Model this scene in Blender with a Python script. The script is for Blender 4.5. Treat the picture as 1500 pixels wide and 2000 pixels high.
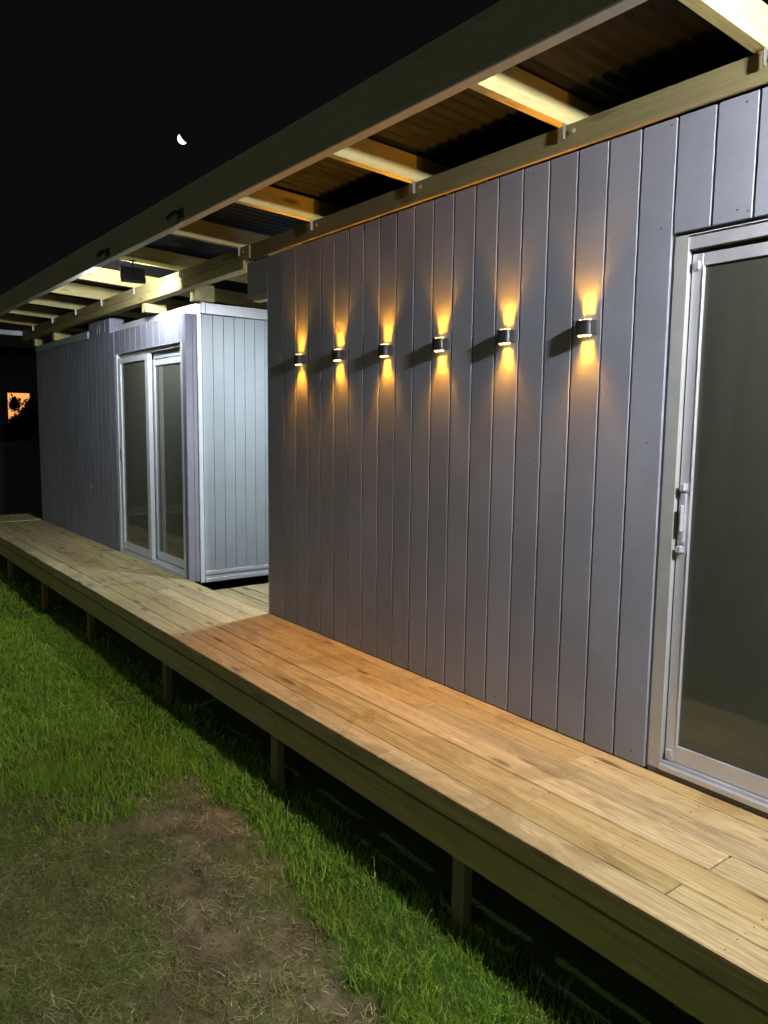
import bpy, math, random
import numpy as np
from mathutils import Matrix, Vector

random.seed(7); rng = np.random.default_rng(11)
sc = bpy.context.scene
for o in list(bpy.data.objects): bpy.data.objects.remove(o, do_unlink=True)

# ------------------------------------------------------------------ camera
cam_d = bpy.data.cameras.new('camera'); cam = bpy.data.objects.new('camera', cam_d)
sc.collection.objects.link(cam); sc.camera = cam
cam_d.sensor_fit = 'VERTICAL'; cam_d.sensor_height = 36.0; cam_d.lens = 1496.6 / 2000 * 36
cam_d.clip_start = 0.05; cam_d.clip_end = 1500
r0, r1, r2 = (-0.60699254, -0.79461475, 0.01214339), (-0.09788513, 0.05959134, -0.99341199), (0.78865618, -0.60418232, -0.11395246)
m = Matrix(((r0[0], -r1[0], -r2[0], 0), (r0[1], -r1[1], -r2[1], 2.6), (r0[2], -r1[2], -r2[2], 1.3468), (0, 0, 0, 1)))
cam.matrix_world = m

# ------------------------------------------------------------------ night sky
w = bpy.data.worlds.new('World'); sc.world = w; w.use_nodes = True
bg = w.node_tree.nodes['Background']
bg.inputs['Color'].default_value = (0.75, 0.9, 1.0, 1); bg.inputs['Strength'].default_value = 0.0035
# very weak, wide fill added behind the camera to lift the outer faces
sd = bpy.data.lights.new('fill_sun', 'SUN'); sd.energy = 0.19; sd.angle = math.radians(60); sd.color = (0.95, 1.0, 0.85)
so = bpy.data.objects.new('fill_sun', sd); sc.collection.objects.link(so)
so.rotation_euler = Vector((-0.45, 0.8, 0.42)).to_track_quat('Z', 'Y').to_euler()
sc.view_settings.view_transform = 'Standard'; sc.view_settings.look = 'None'
sc.view_settings.exposure = 0.2; sc.view_settings.gamma = 1.0; sc.view_settings.use_curve_mapping = False
sc.cycles.sample_clamp_indirect = 4.0; sc.cycles.max_bounces = 6; sc.cycles.transparent_max_bounces = 8
sc.cycles.caustics_reflective = False; sc.cycles.caustics_refractive = False
try: sc.cycles.use_denoising = True
except Exception: pass

P_FLOOD1, P_FLOOD2, P_GAP = 118.0, 41.0, 42.0
P_NARROW, P_MID, P_WIDE = 2.4, 11.5, 3.6
WARM = (1.0, 0.41, 0.025)

# ------------------------------------------------------------------ helpers
col = sc.collection
def link(o, parent=None):
    col.objects.link(o)
    if parent is not None: o.parent = parent
    return o
def tag(o, label=None, cat=None, group=None, kind=None):
    if label: o['label'] = label
    if cat: o['category'] = cat
    if group: o['group'] = group
    if kind: o['kind'] = kind
    return o
def empty(name, loc, label, cat, group=None):
    o = bpy.data.objects.new(name, None); o.empty_display_size = 0.1; o.location = loc
    link(o); return tag(o, label, cat, group)
def arch(x0, x1, y0, y1, z0, z1, wl, wr, wt):
    P = [(x0, z0), (x0 + wl, z0), (x0 + wl, z1 - wt), (x1 - wr, z1 - wt), (x1 - wr, z0), (x1, z0), (x1, z1), (x0, z1)]
    n = len(P); vs = [(a, y1, b) for a, b in P] + [(a, y0, b) for a, b in P]
    F = [(0, 1, 2, 7), (2, 3, 6, 7), (3, 4, 5, 6)]; F = [f[::-1] for f in F] + [tuple(i + n for i in f) for f in F]
    F += [(k, (k + 1) % n, (k + 1) % n + n, k + n) for k in range(n)]
    return vs, F
class MB:
    """collects shapes in world metres, builds them relative to their parent"""
    def __init__(s): s.v = []; s.f = []
    def add(s, vs, fs):
        n = len(s.v); s.v += [tuple(p) for p in vs]; s.f += [tuple(i + n for i in f) for f in fs]; return s
    def box(s, x0, x1, y0, y1, z0, z1, b=0.0015, sx0=0.0, sx1=0.0):
        """chamfered box; sx0/sx1 shear its x0/x1 end by y"""
        x0, x1 = min(x0, x1), max(x0, x1); y0, y1 = min(y0, y1), max(y0, y1); z0, z1 = min(z0, z1), max(z0, z1)
        b = min(b, (x1 - x0) * .3, (y1 - y0) * .3, (z1 - z0) * .3)
        X = (x0, x1); Y = (y0, y1); Z = (z0, z1); vs = []; idx = {}
        for i in (0, 1):
            for j in (0, 1):
                for k in (0, 1):
                    si, sj, sk = (1, -1)[i], (1, -1)[j], (1, -1)[k]
                    for a in range(3):
                        p = [X[i] + (0 if a == 0 else si * b), Y[j] + (0 if a == 1 else sj * b), Z[k] + (0 if a == 2 else sk * b)]
                        p[0] += (sx0 if i == 0 else sx1) * p[1]
                        idx[(i, j, k, a)] = len(vs); vs.append(p)
        F = []
        g = lambda i, j, k, a: idx[(i, j, k, a)]
        for i in (0, 1):
            q = [g(i, 0, 0, 0), g(i, 1, 0, 0), g(i, 1, 1, 0), g(i, 0, 1, 0)]; F.append(q if i else q[::-1])
            q = [g(0, i, 0, 1), g(0, i, 1, 1), g(1, i, 1, 1), g(1, i, 0, 1)]; F.append(q if i else q[::-1])
            q = [g(0, 0, i, 2), g(1, 0, i, 2), g(1, 1, i, 2), g(0, 1, i, 2)]; F.append(q if i else q[::-1])
        for i in (0, 1):
            for j in (0, 1):
                q = [g(i, j, 0, 0), g(i, j, 0, 1), g(i, j, 1, 1), g(i, j, 1, 0)]; F.append(q if i == j else q[::-1])
                q = [g(i, 0, j, 0), g(i, 1, j, 0), g(i, 1, j, 2), g(i, 0, j, 2)]; F.append(q if i == j else q[::-1])
                q = [g(0, i, j, 1), g(0, i, j, 2), g(1, i, j, 2), g(1, i, j, 1)]; F.append(q if i == j else q[::-1])
                for k in (0, 1):
                    q = [g(i, j, k, 0), g(i, j, k, 1), g(i, j, k, 2)]; F.append(q if (i + j + k) % 2 else q[::-1])
        return s.add(vs, F)
    def tube(s, pts, r, n=10, cap=True):
        pts = [Vector(p) for p in pts]; vs = []; F = []
        for a, p in enumerate(pts):
            d = (pts[min(a + 1, len(pts) - 1)] - pts[max(a - 1, 0)]).normalized()
            u = d.cross(Vector((0, 0, 1)));  u = d.cross(Vector((1, 0, 0))) if u.length < 1e-3 else u
            u.normalize(); q = d.cross(u); rr = r[a] if isinstance(r, (list, tuple)) else r
            for k in range(n):
                t = 2 * math.pi * k / n; vs.append(p + (u * math.cos(t) + q * math.sin(t)) * rr)
        for a in range(len(pts) - 1):
            for k in range(n): F.append((a * n + k, a * n + (k + 1) % n, (a + 1) * n + (k + 1) % n, (a + 1) * n + k))
        if cap: F += [tuple(range(n))[::-1], tuple(range((len(pts) - 1) * n, len(pts) * n))]
        return s.add(vs, F)
    def rot(s, centre, euler):
        from mathutils import Euler
        R = Euler(euler).to_matrix(); c = Vector(centre)
        s.v = [tuple(R @ (Vector(p) - c) + c) for p in s.v]; return s
    def build(s, name, mat, parent=None, label=None, kind=None, smooth=False):
        off = Vector((0, 0, 0)); p = parent
        while p is not None: off += Vector(p.location); p = p.parent
        me = bpy.data.meshes.new(name)
        me.from_pydata([tuple(Vector(v) - off) for v in s.v], [], s.f); me.materials.append(mat)
        if smooth: me.polygons.foreach_set('use_smooth', [True] * len(me.polygons))
        me.update()
        o = bpy.data.objects.new(name, me); link(o, parent); tag(o, label, None, None, kind); return o
def part(name, mat, parent, *boxes, b=0.0015, label=None, kind=None):
    mb = MB()
    for q in boxes: mb.box(*q, b=b)
    return mb.build(name, mat, parent, label, kind)

# ------------------------------------------------------------------ materials
def new_mat(name):
    mt = bpy.data.materials.new(name); mt.use_nodes = True
    nt = mt.node_tree; nt.nodes.clear(); return mt, nt
def N(nt, t, **kw):
    n = nt.nodes.new(t)
    for k, v in kw.items():
        if k in n.inputs.keys(): n.inputs[k].default_value = v
        else: setattr(n, k, v)
    return n
def L(nt, a, b): nt.links.new(a, b)
def math_n(nt, op, a, b=None, c=None, clamp=False):
    n = nt.nodes.new('ShaderNodeMath'); n.operation = op; n.use_clamp = clamp
    for i, x in enumerate((a, b, c)):
        if x is None: continue
        if isinstance(x, (int, float)): n.inputs[i].default_value = x
        else: nt.links.new(x, n.inputs[i])
    return n.outputs[0]
def mix_c(nt, f, a, b, mode='MIX'):
    n = nt.nodes.new('ShaderNodeMix'); n.data_type = 'RGBA'; n.blend_type = mode
    for s_, x in ((n.inputs[0], f), (n.inputs[6], a), (n.inputs[7], b)):
        if isinstance(x, (int, float)): s_.default_value = x
        elif isinstance(x, tuple): s_.default_value = (*x, 1)
        else: nt.links.new(x, s_)
    return n.outputs[2]
def ramp(nt, x, lo, hi):
    n = nt.nodes.new('ShaderNodeMapRange'); n.interpolation_type = 'SMOOTHSTEP'
    n.inputs[1].default_value = lo; n.inputs[2].default_value = hi; nt.links.new(x, n.inputs[0]); return n.outputs[0]
def coords(nt, seed_vec=(7.3, 13.7, 5.1), rnd=True):
    tc = nt.nodes.new('ShaderNodeTexCoord')
    if not rnd: return tc.outputs['Object'], None
    oi = nt.nodes.new('ShaderNodeObjectInfo')
    vm = N(nt, 'ShaderNodeVectorMath', operation='SCALE'); vm.inputs[0].default_value = seed_vec; L(nt, oi.outputs['Random'], vm.inputs['Scale'])
    va = N(nt, 'ShaderNodeVectorMath', operation='ADD'); L(nt, tc.outputs['Object'], va.inputs[0]); L(nt, vm.outputs[0], va.inputs[1])
    return va.outputs[0], oi.outputs['Random']
def scaled(nt, v, s):
    n = N(nt, 'ShaderNodeVectorMath', operation='MULTIPLY'); L(nt, v, n.inputs[0]); n.inputs[1].default_value = s; return n.outputs[0]
def noise(nt, v, scale=1.0, detail=4.0, rough=0.55, dist=0.0):
    n = N(nt, 'ShaderNodeTexNoise'); n.inputs['Scale'].default_value = scale; n.inputs['Detail'].default_value = detail
    n.inputs['Roughness'].default_value = rough; n.inputs['Distortion'].default_value = dist; L(nt, v, n.inputs['Vector']); return n.outputs['Fac']
def finish(nt, color, rough, height=None, bump=0.3, dist=0.002, metallic=0.0, spec=0.5):
    b = N(nt, 'ShaderNodeBsdfPrincipled'); o = N(nt, 'ShaderNodeOutputMaterial'); L(nt, b.outputs[0], o.inputs[0])
    for s_, x in ((b.inputs['Base Color'], color), (b.inputs['Roughness'], rough), (b.inputs['Metallic'], metallic), (b.inputs['Specular IOR Level'], spec)):
        if isinstance(x, (int, float)): s_.default_value = x
        elif isinstance(x, tuple): s_.default_value = (*x, 1)
        else: L(nt, x, s_)
    if height is not None:
        bn = N(nt, 'ShaderNodeBump'); bn.inputs['Strength'].default_value = bump; bn.inputs['Distance'].default_value = dist
        L(nt, height, bn.inputs['Height']); L(nt, bn.outputs[0], b.inputs['Normal'])
    return b

def wood(name, light, dark, axis=0, knots=0.7, stain=0.5, rough=0.7, reed=False, stain_col=(0.16, 0.11, 0.05), vary=0.25):
    mt, nt = new_mat(name); v, rnd = coords(nt)
    def sv(a, c):
        s = [c, c, c]; s[axis] = a; return tuple(s)
    # warped grain
    warp = noise(nt, scaled(nt, v, sv(1.1, 5.0)), 1.0, 2.0)
    g1 = noise(nt, scaled(nt, v, sv(1.3, 26.0)), 1.0, 5.0, 0.6, 1.2)
    g2 = noise(nt, scaled(nt, v, sv(5.0, 170.0)), 1.0, 3.0, 0.6, 0.3)
    rings = math_n(nt, 'ADD', math_n(nt, 'MULTIPLY', warp, 9.0), math_n(nt, 'MULTIPLY', g1, 2.2))
    ring = math_n(nt, 'ABSOLUTE', math_n(nt, 'SINE', math_n(nt, 'MULTIPLY', rings, 6.0)))
    f = math_n(nt, 'ADD', math_n(nt, 'MULTIPLY', ramp(nt, g1, 0.3, 0.72), 0.5), math_n(nt, 'MULTIPLY', ring, 0.28))
    f = math_n(nt, 'ADD', f, math_n(nt, 'MULTIPLY', g2, 0.26), clamp=True)
    c = mix_c(nt, f, dark, light)
    # knots
    vo = N(nt, 'ShaderNodeTexVoronoi'); vo.inputs['Scale'].default_value = 1.0
    L(nt, scaled(nt, v, sv(2.1, 8.5)), vo.inputs['Vector'])
    kd = math_n(nt, 'ADD', vo.outputs['Distance'], math_n(nt, 'MULTIPLY', g1, 0.10))
    km = math_n(nt, 'MULTIPLY', math_n(nt, 'SUBTRACT', 1.0, ramp(nt, kd, 0.11, 0.25)), knots)
    c = mix_c(nt, km, c, tuple(x * 0.42 for x in dark))
    # blotches
    st = noise(nt, scaled(nt, v, sv(2.2, 5.5)), 1.0, 5.0, 0.6, 0.6)
    c = mix_c(nt, math_n(nt, 'MULTIPLY', ramp(nt, st, 0.56, 0.74), stain), c, stain_col)
    if reed:
        tcw = N(nt, 'ShaderNodeTexCoord'); bl = noise(nt, scaled(nt, tcw.outputs['Object'], (2.6, 4.0, 1.0)), 1.0, 6.0, 0.65, 0.8)
        c = mix_c(nt, math_n(nt, 'MULTIPLY', ramp(nt, bl, 0.55, 0.64), 0.55), c, tuple(x * 1.3 for x in stain_col))
    pale = noise(nt, scaled(nt, v, sv(3.0, 12.0)), 1.0, 4.0, 0.6, 0.4)
    c = mix_c(nt, math_n(nt, 'MULTIPLY', ramp(nt, pale, 0.6, 0.75), 0.35), c, tuple(min(1, x * 1.35 + .03) for x in light))
    hv = N(nt, 'ShaderNodeHueSaturation'); L(nt, c, hv.inputs['Color'])
    L(nt, math_n(nt, 'ADD', math_n(nt, 'MULTIPLY', rnd, vary), 1 - vary / 2), hv.inputs['Value'])
    L(nt, math_n(nt, 'ADD', math_n(nt, 'MULTIPLY', math_n(nt, 'FRACT', math_n(nt, 'MULTIPLY', rnd, 17.3)), 0.18), 0.88), hv.inputs['Saturation'])
    h = math_n(nt, 'ADD', math_n(nt, 'MULTIPLY', g2, 0.5), math_n(nt, 'MULTIPLY', g1, 0.5))
    h = math_n(nt, 'SUBTRACT', h, math_n(nt, 'MULTIPLY', km, 0.6))
    if reed:
        tc = N(nt, 'ShaderNodeTexCoord'); sx = N(nt, 'ShaderNodeSeparateXYZ'); L(nt, tc.outputs['Object'], sx.inputs[0])
        rr = math_n(nt, 'SINE', math_n(nt, 'MULTIPLY', sx.outputs['Y'], 2 * math.pi / 0.0185))
        wear = ramp(nt, noise(nt, scaled(nt, v, sv(1.5, 6.0)), 1.0, 3.0), 0.35, 0.6)
        h = math_n(nt, 'ADD', h, math_n(nt, 'MULTIPLY', ramp(nt, rr, -1.0, -0.55), math_n(nt, 'MULTIPLY', wear, 0.55)))
        hv2 = mix_c(nt, math_n(nt, 'MULTIPLY', math_n(nt, 'SUBTRACT', 1.0, ramp(nt, rr, -1.0, -0.8)), math_n(nt, 'MULTIPLY', wear, 0.5)), hv.outputs[0], tuple(x * 0.5 for x in dark))
        cc = hv2
    else: cc = hv.outputs[0]
    finish(nt, cc, math_n(nt, 'SUBTRACT', rough + 0.1, math_n(nt, 'MULTIPLY', g1, 0.25)), h, 0.55, 0.0022, spec=0.35)
    return mt

def painted_board(name, base, axis_hi=2, rough=0.55, bump=0.5):
    """rough-sawn plywood under paint, light scuffs"""
    mt, nt = new_mat(name); v, rnd = coords(nt)
    saw = noise(nt, scaled(nt, v, (22, 22, 330)), 1.0, 4.0, 0.65, 0.4)      # fine saw marks across the board
    grain = noise(nt, scaled(nt, v, (150, 150, 5)), 1.0, 3.0, 0.6, 0.3)
    big = noise(nt, v, 1.7, 4.0, 0.6, 0.3)
    spk = noise(nt, v, 60.0, 3.0, 0.6)
    c = mix_c(nt, ramp(nt, big, 0.25, 0.8), tuple(x * 0.84 for x in base), tuple(min(1, x * 1.13) for x in base))
    c = mix_c(nt, math_n(nt, 'MULTIPLY', ramp(nt, saw, 0.35, 0.75), 0.35), c, tuple(x * 0.74 for x in base))
    c = mix_c(nt, math_n(nt, 'MULTIPLY', ramp(nt, spk, 0.70, 0.78), 0.5), c, tuple(min(1, x * 1.6) for x in base))
    hv = N(nt, 'ShaderNodeHueSaturation'); L(nt, c, hv.inputs['Color'])
    L(nt, math_n(nt, 'ADD', math_n(nt, 'MULTIPLY', rnd, 0.10), 0.95), hv.inputs['Value'])
    h = math_n(nt, 'ADD', math_n(nt, 'MULTIPLY', saw, 0.65), math_n(nt, 'MULTIPLY', grain, 0.45))
    finish(nt, hv.outputs[0], math_n(nt, 'ADD', math_n(nt, 'MULTIPLY', big, 0.2), rough - 0.05), h, bump, 0.0016, spec=0.4)
    return mt

def simple(name, base, rough=0.5, metallic=0.0, var=0.12, scale=8.0, bump=0.1, spec=0.5, stretch=(1, 1, 1)):
    mt, nt = new_mat(name); v, rnd = coords(nt)
    n1 = noise(nt, scaled(nt, v, stretch), scale, 5.0, 0.6)
    c = mix_c(nt, ramp(nt, n1, 0.25, 0.75), tuple(x * (1 - var) for x in base), tuple(min(1, x * (1 + var)) for x in base))
    finish(nt, c, math_n(nt, 'ADD', math_n(nt, 'MULTIPLY', n1, 0.25), rough - 0.12), n1, bump, 0.002, metallic, spec)
    return mt

def emitter(name, color, strength):
    mt, nt = new_mat(name); e = N(nt, 'ShaderNodeEmission'); o = N(nt, 'ShaderNodeOutputMaterial')
    e.inputs[0].default_value = (*color, 1); e.inputs[1].default_value = strength; L(nt, e.outputs[0], o.inputs[0]); return mt

def glass_mat(name, tint, haze=0.10):
    mt, nt = new_mat(name)
    tr = N(nt, 'ShaderNodeBsdfTransparent'); tr.inputs[0].default_value = (*tint, 1)
    gl = N(nt, 'ShaderNodeBsdfGlossy'); gl.inputs['Roughness'].default_value = 0.015; gl.inputs[0].default_value = (0.95, 1, 0.97, 1)
    fr = N(nt, 'ShaderNodeFresnel'); fr.inputs[0].default_value = 1.5
    mx = N(nt, 'ShaderNodeMixShader'); o = N(nt, 'ShaderNodeOutputMaterial')
    df = N(nt, 'ShaderNodeBsdfDiffuse'); df.inputs[0].default_value = (0.72, 0.75, 0.58, 1); v, _ = coords(nt)  # olive diffuse film paints the haze of the dim rooms onto the pane
    dn = noise(nt, scaled(nt, v, (6.0, 6.0, 0.5)), 1.0, 5.0, 0.65); m2 = N(nt, 'ShaderNodeMixShader')
    L(nt, math_n(nt, 'MULTIPLY', math_n(nt, 'ADD', math_n(nt, 'MULTIPLY', dn, 0.6), 0.6), haze), m2.inputs[0]); L(nt, tr.outputs[0], m2.inputs[1]); L(nt, df.outputs[0], m2.inputs[2])
    L(nt, fr.outputs[0], mx.inputs[0]); L(nt, m2.outputs[0], mx.inputs[1]); L(nt, gl.outputs[0], mx.inputs[2]); L(nt, mx.outputs[0], o.inputs[0])
    return mt

M = dict(
    deck_near=wood('deck_timber_honey', (0.57, 0.425, 0.205), (0.29, 0.19, 0.07), 0, 1.0, 0.7, 0.62, True, (0.22, 0.145, 0.055), 0.26),
    deck_far=wood('deck_timber_pale', (0.55, 0.46, 0.235), (0.28, 0.22, 0.10), 0, 0.9, 0.85, 0.7, True, (0.15, 0.125, 0.06), 0.34),
    fascia=wood('deck_edge_timber', (0.44, 0.38, 0.16), (0.27, 0.225, 0.085), 0, 0.5, 0.3, 0.75, vary=0.3),
    post=wood('post_timber', (0.24, 0.20, 0.10), (0.14, 0.11, 0.05), 2, 0.5, 0.3, 0.75),
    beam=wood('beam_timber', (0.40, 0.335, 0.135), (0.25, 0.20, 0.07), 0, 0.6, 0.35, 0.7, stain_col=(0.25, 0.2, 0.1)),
    rafter=wood('rafter_timber', (0.60, 0.52, 0.19), (0.42, 0.34, 0.11), 1, 1.0, 0.2, 0.65, stain_col=(0.3, 0.22, 0.1)),
    outer=wood('outer_beam_timber', (0.33, 0.30, 0.19), (0.23, 0.205, 0.125), 0, 0.3, 0.25, 0.75),
    clad=painted_board('grey_violet_cladding', (0.235, 0.239, 0.282)),
    clad_far=painted_board('grey_blue_cladding', (0.22, 0.23, 0.285), rough=0.75, bump=0.35),
    beam_near=wood('dimmed_beam_timber', (0.27, 0.225, 0.105), (0.18, 0.145, 0.06), 0, 0.6, 0.35, 0.75, stain_col=(0.25, 0.2, 0.1)),  # same timber as the far beam, its dimmer light put into the colour
    trim=simple('pale_grey_trim', (0.66, 0.65, 0.62), 0.6, 0.0, 0.1, 8.0, 0.05),
    panel=simple('pale_grey_panel', (0.36, 0.425, 0.465), 0.5, 0.0, 0.07, 3.0, 0.05),
    white=simple('white_painted_metal', (0.62, 0.66, 0.70), 0.42, 0.1, 0.06, 6.0, 0.05),
    alu=simple('brushed_aluminium', (0.62, 0.61, 0.65), 0.40, 0.55, 0.06, 10.0, 0.06, stretch=(1, 1, 0.1)),
    alu_beige=simple('anodised_outer_frame', (0.47, 0.47, 0.46), 0.45, 0.35, 0.06, 10.0, 0.05),
    alu_white=simple('white_door_frame', (0.62, 0.68, 0.72), 0.38, 0.2, 0.05, 10.0, 0.04),
    black=simple('black_lamp_body', (0.035, 0.034, 0.036), 0.36, 0.0, 0.2, 30.0, 0.1),
    black_soft=simple('black_fitting', (0.012, 0.012, 0.012), 0.5, 0.0, 0.2, 30.0, 0.1),
    roof=simple('dark_roof_sheet', (0.007, 0.008, 0.0105), 0.55, 0.0, 0.3, 5.0, 0.1, spec=0.12),
    steel=simple('zinc_strap', (0.45, 0.46, 0.46), 0.4, 0.8, 0.1, 20.0, 0.05),
    plinth=simple('dark_plinth', (0.10, 0.085, 0.10), 0.6, 0.0, 0.15, 10.0, 0.1),
    inside=simple('inside_wall_olive', (0.55, 0.55, 0.42), 0.8, 0.0, 0.15, 2.0, 0.05),
    carpet=simple('inside_floor_brown', (0.42, 0.36, 0.24), 0.9, 0.0, 0.15, 60.0, 0.3),
    glass=glass_mat('door_glass', (0.62, 0.66, 0.58), 0.075),
    glass_far=glass_mat('far_door_glass', (0.62, 0.66, 0.5), 0.17),
    nail=simple('dark_nail', (0.03, 0.028, 0.03), 0.5, 0.3, 0.1, 20.0, 0.0),
    dark_wall=simple('dark_house_wall', (0.05, 0.05, 0.05), 0.8, 0.0, 0.2, 2.0, 0.1),
    bark=simple('bark', (0.06, 0.045, 0.03), 0.9, 0.0, 0.3, 20.0, 0.4),
)
M['lens'] = emitter('warm_lens_glow', (1.0, 0.62, 0.20), 9.0)
M['flood_glow'] = emitter('cool_flood_glow', (0.95, 0.98, 1.0), 14.0)
M['window_glow'] = emitter('orange_window_glow', (1.0, 0.36, 0.09), 1.15)
M['moon'] = emitter('moon_glow', (1.0, 0.78, 0.52), 4.5)

def leaf_mat(name, a, b, c3, rough=0.55):
    mt, nt = new_mat(name); g = N(nt, 'ShaderNodeNewGeometry')
    r = g.outputs['Random Per Island']; tc = N(nt, 'ShaderNodeTexCoord')
    big = noise(nt, tc.outputs['Object'], 2.4, 4.0, 0.6)
    c = mix_c(nt, r, a, b); c = mix_c(nt, math_n(nt, 'MULTIPLY', ramp(nt, big, 0.42, 0.66), 0.65), c, c3)
    bs = finish(nt, c, rough, spec=0.25)
    tl = N(nt, 'ShaderNodeBsdfTranslucent'); L(nt, c, tl.inputs[0]); mx = N(nt, 'ShaderNodeMixShader'); mx.inputs[0].default_value = 0.3
    o = [n for n in nt.nodes if n.type == 'OUTPUT_MATERIAL'][0]
    L(nt, bs.outputs[0], mx.inputs[1]); L(nt, tl.outputs[0], mx.inputs[2]); L(nt, mx.outputs[0], o.inputs[0]); return mt
M['grass'] = leaf_mat('lush_grass', (0.14, 0.27, 0.018), (0.30, 0.46, 0.045), (0.22, 0.30, 0.04))
M['grass_dull'] = leaf_mat('dull_grass', (0.13, 0.20, 0.035), (0.28, 0.31, 0.085), (0.21, 0.21, 0.07))
M['straw'] = leaf_mat('dry_straw', (0.40, 0.34, 0.16), (0.74, 0.66, 0.40), (0.26, 0.27, 0.09))
M['clod'] = leaf_mat('soil_crumb', (0.05, 0.036, 0.02), (0.19, 0.145, 0.085), (0.09, 0.065, 0.035), 0.9)
M['leaf'] = leaf_mat('dark_leaves', (0.03, 0.06, 0.015), (0.06, 0.09, 0.03), (0.04, 0.06, 0.02))

# ------------------------------------------------------------------ ground
def snoise(x, y, seed=0, f=1.0, octs=4):
    r = np.random.default_rng(seed); out = np.zeros_like(x, dtype=float); amp = 1.0; tot = 0
    for o in range(octs):
        for _ in range(4):
            a = r.uniform(0, 2 * math.pi); ph = r.uniform(0, 2 * math.pi); k = f * r.uniform(0.7, 1.4)
            out += amp * np.sin((x * math.cos(a) + y * math.sin(a)) * k * 2 * math.pi + ph) / 4
        tot += amp; amp *= 0.55; f *= 2.1
    return out / tot
def patch(x, y):
    """1 on the worn patch of lawn, 0 on lush grass"""
    n = snoise(x, y, 3, 0.9, 4) * 0.16 + snoise(x, y, 4, 5.0, 2) * 0.05
    edge_y = 1.07 + np.clip((2.3 - x) * 0.35, 0, 0.6) * 0.9 - np.clip(x - 2.5, 0, 1.5) * 0.08
    a = (y + n * 1.0 - edge_y) / 0.09
    b = (3.82 + n * 2.2 + np.clip(y - 1.5, 0, 3) * 0.05 - x) / 0.35
    return np.clip(a, 0, 1) * np.clip(b, 0, 1)
def height(x, y):
    h = -0.505 + 0.022 * snoise(x, y, 1, 0.35, 3) + 0.010 * snoise(x, y, 2, 2.2, 3)
    p = patch(x, y); h = h - p * 0.015 + p * (0.012 * snoise(x, y, 5, 5.0, 3) + 0.007 * snoise(x, y, 6, 13.0, 2))
    return h
def axis_pts(a, b, step, far):
    core = list(np.arange(a, b, step)); lo = [a - step * 1.5 ** k * 1.5 for k in range(1, 40) if step * 1.5 ** k * 1.5 < far][::-1]
    hi = [b + step * 1.5 ** k * 1.5 for k in range(0, 40) if step * 1.5 ** k * 1.5 < far]
    return np.array(lo + core + hi)
gx, gy = axis_pts(0.8, 5.0, 0.018, 500), axis_pts(0.5, 4.0, 0.018, 500)
X, Y = np.meshgrid(gx, gy, indexing='ij'); Z = height(X, Y)
nx, ny = len(gx), len(gy); me = bpy.data.meshes.new('ground')
vs = np.stack([X, Y, Z], -1).reshape(-1, 3); i = np.arange(nx - 1)[:, None] * ny + np.arange(ny - 1)[None, :]
fs = np.stack([i, i + ny, i + ny + 1, i + 1], -1).reshape(-1, 4)
me.from_pydata(vs.tolist(), [], fs.tolist()); me.polygons.foreach_set('use_smooth', [True] * len(me.polygons))
at = me.attributes.new('worn', 'FLOAT', 'POINT'); at.data.foreach_set('value', patch(vs[:, 0], vs[:, 1]).astype(np.float32))
mt, nt = new_mat('soil_and_turf'); tc = N(nt, 'ShaderNodeTexCoord'); v = tc.outputs['Object']
n1 = noise(nt, v, 9.0, 8.0, 0.65); n2 = noise(nt, v, 2.2, 5.0, 0.6); n3 = noise(nt, v, 70.0, 4.0, 0.7); av = N(nt, 'ShaderNodeAttribute'); av.attribute_name = 'worn'
soil = mix_c(nt, ramp(nt, n1, 0.3, 0.7), (0.08, 0.061, 0.033), (0.24, 0.19, 0.105))
soil = mix_c(nt, math_n(nt, 'MULTIPLY', ramp(nt, n2, 0.48, 0.62), 0.75), soil, (0.095, 0.105, 0.036))
turf = mix_c(nt, n1, (0.03, 0.06, 0.008), (0.08, 0.13, 0.02))
cc = mix_c(nt, av.outputs['Fac'], turf, soil)
hh = math_n(nt, 'ADD', math_n(nt, 'MULTIPLY', n1, 0.8), math_n(nt, 'MULTIPLY', n3, 0.35))
finish(nt, cc, 0.9, hh, 0.9, 0.03, spec=0.2)
me.materials.append(mt); me.update(); g = link(bpy.data.objects.new('ground', me)); tag(g, kind='structure')

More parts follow.
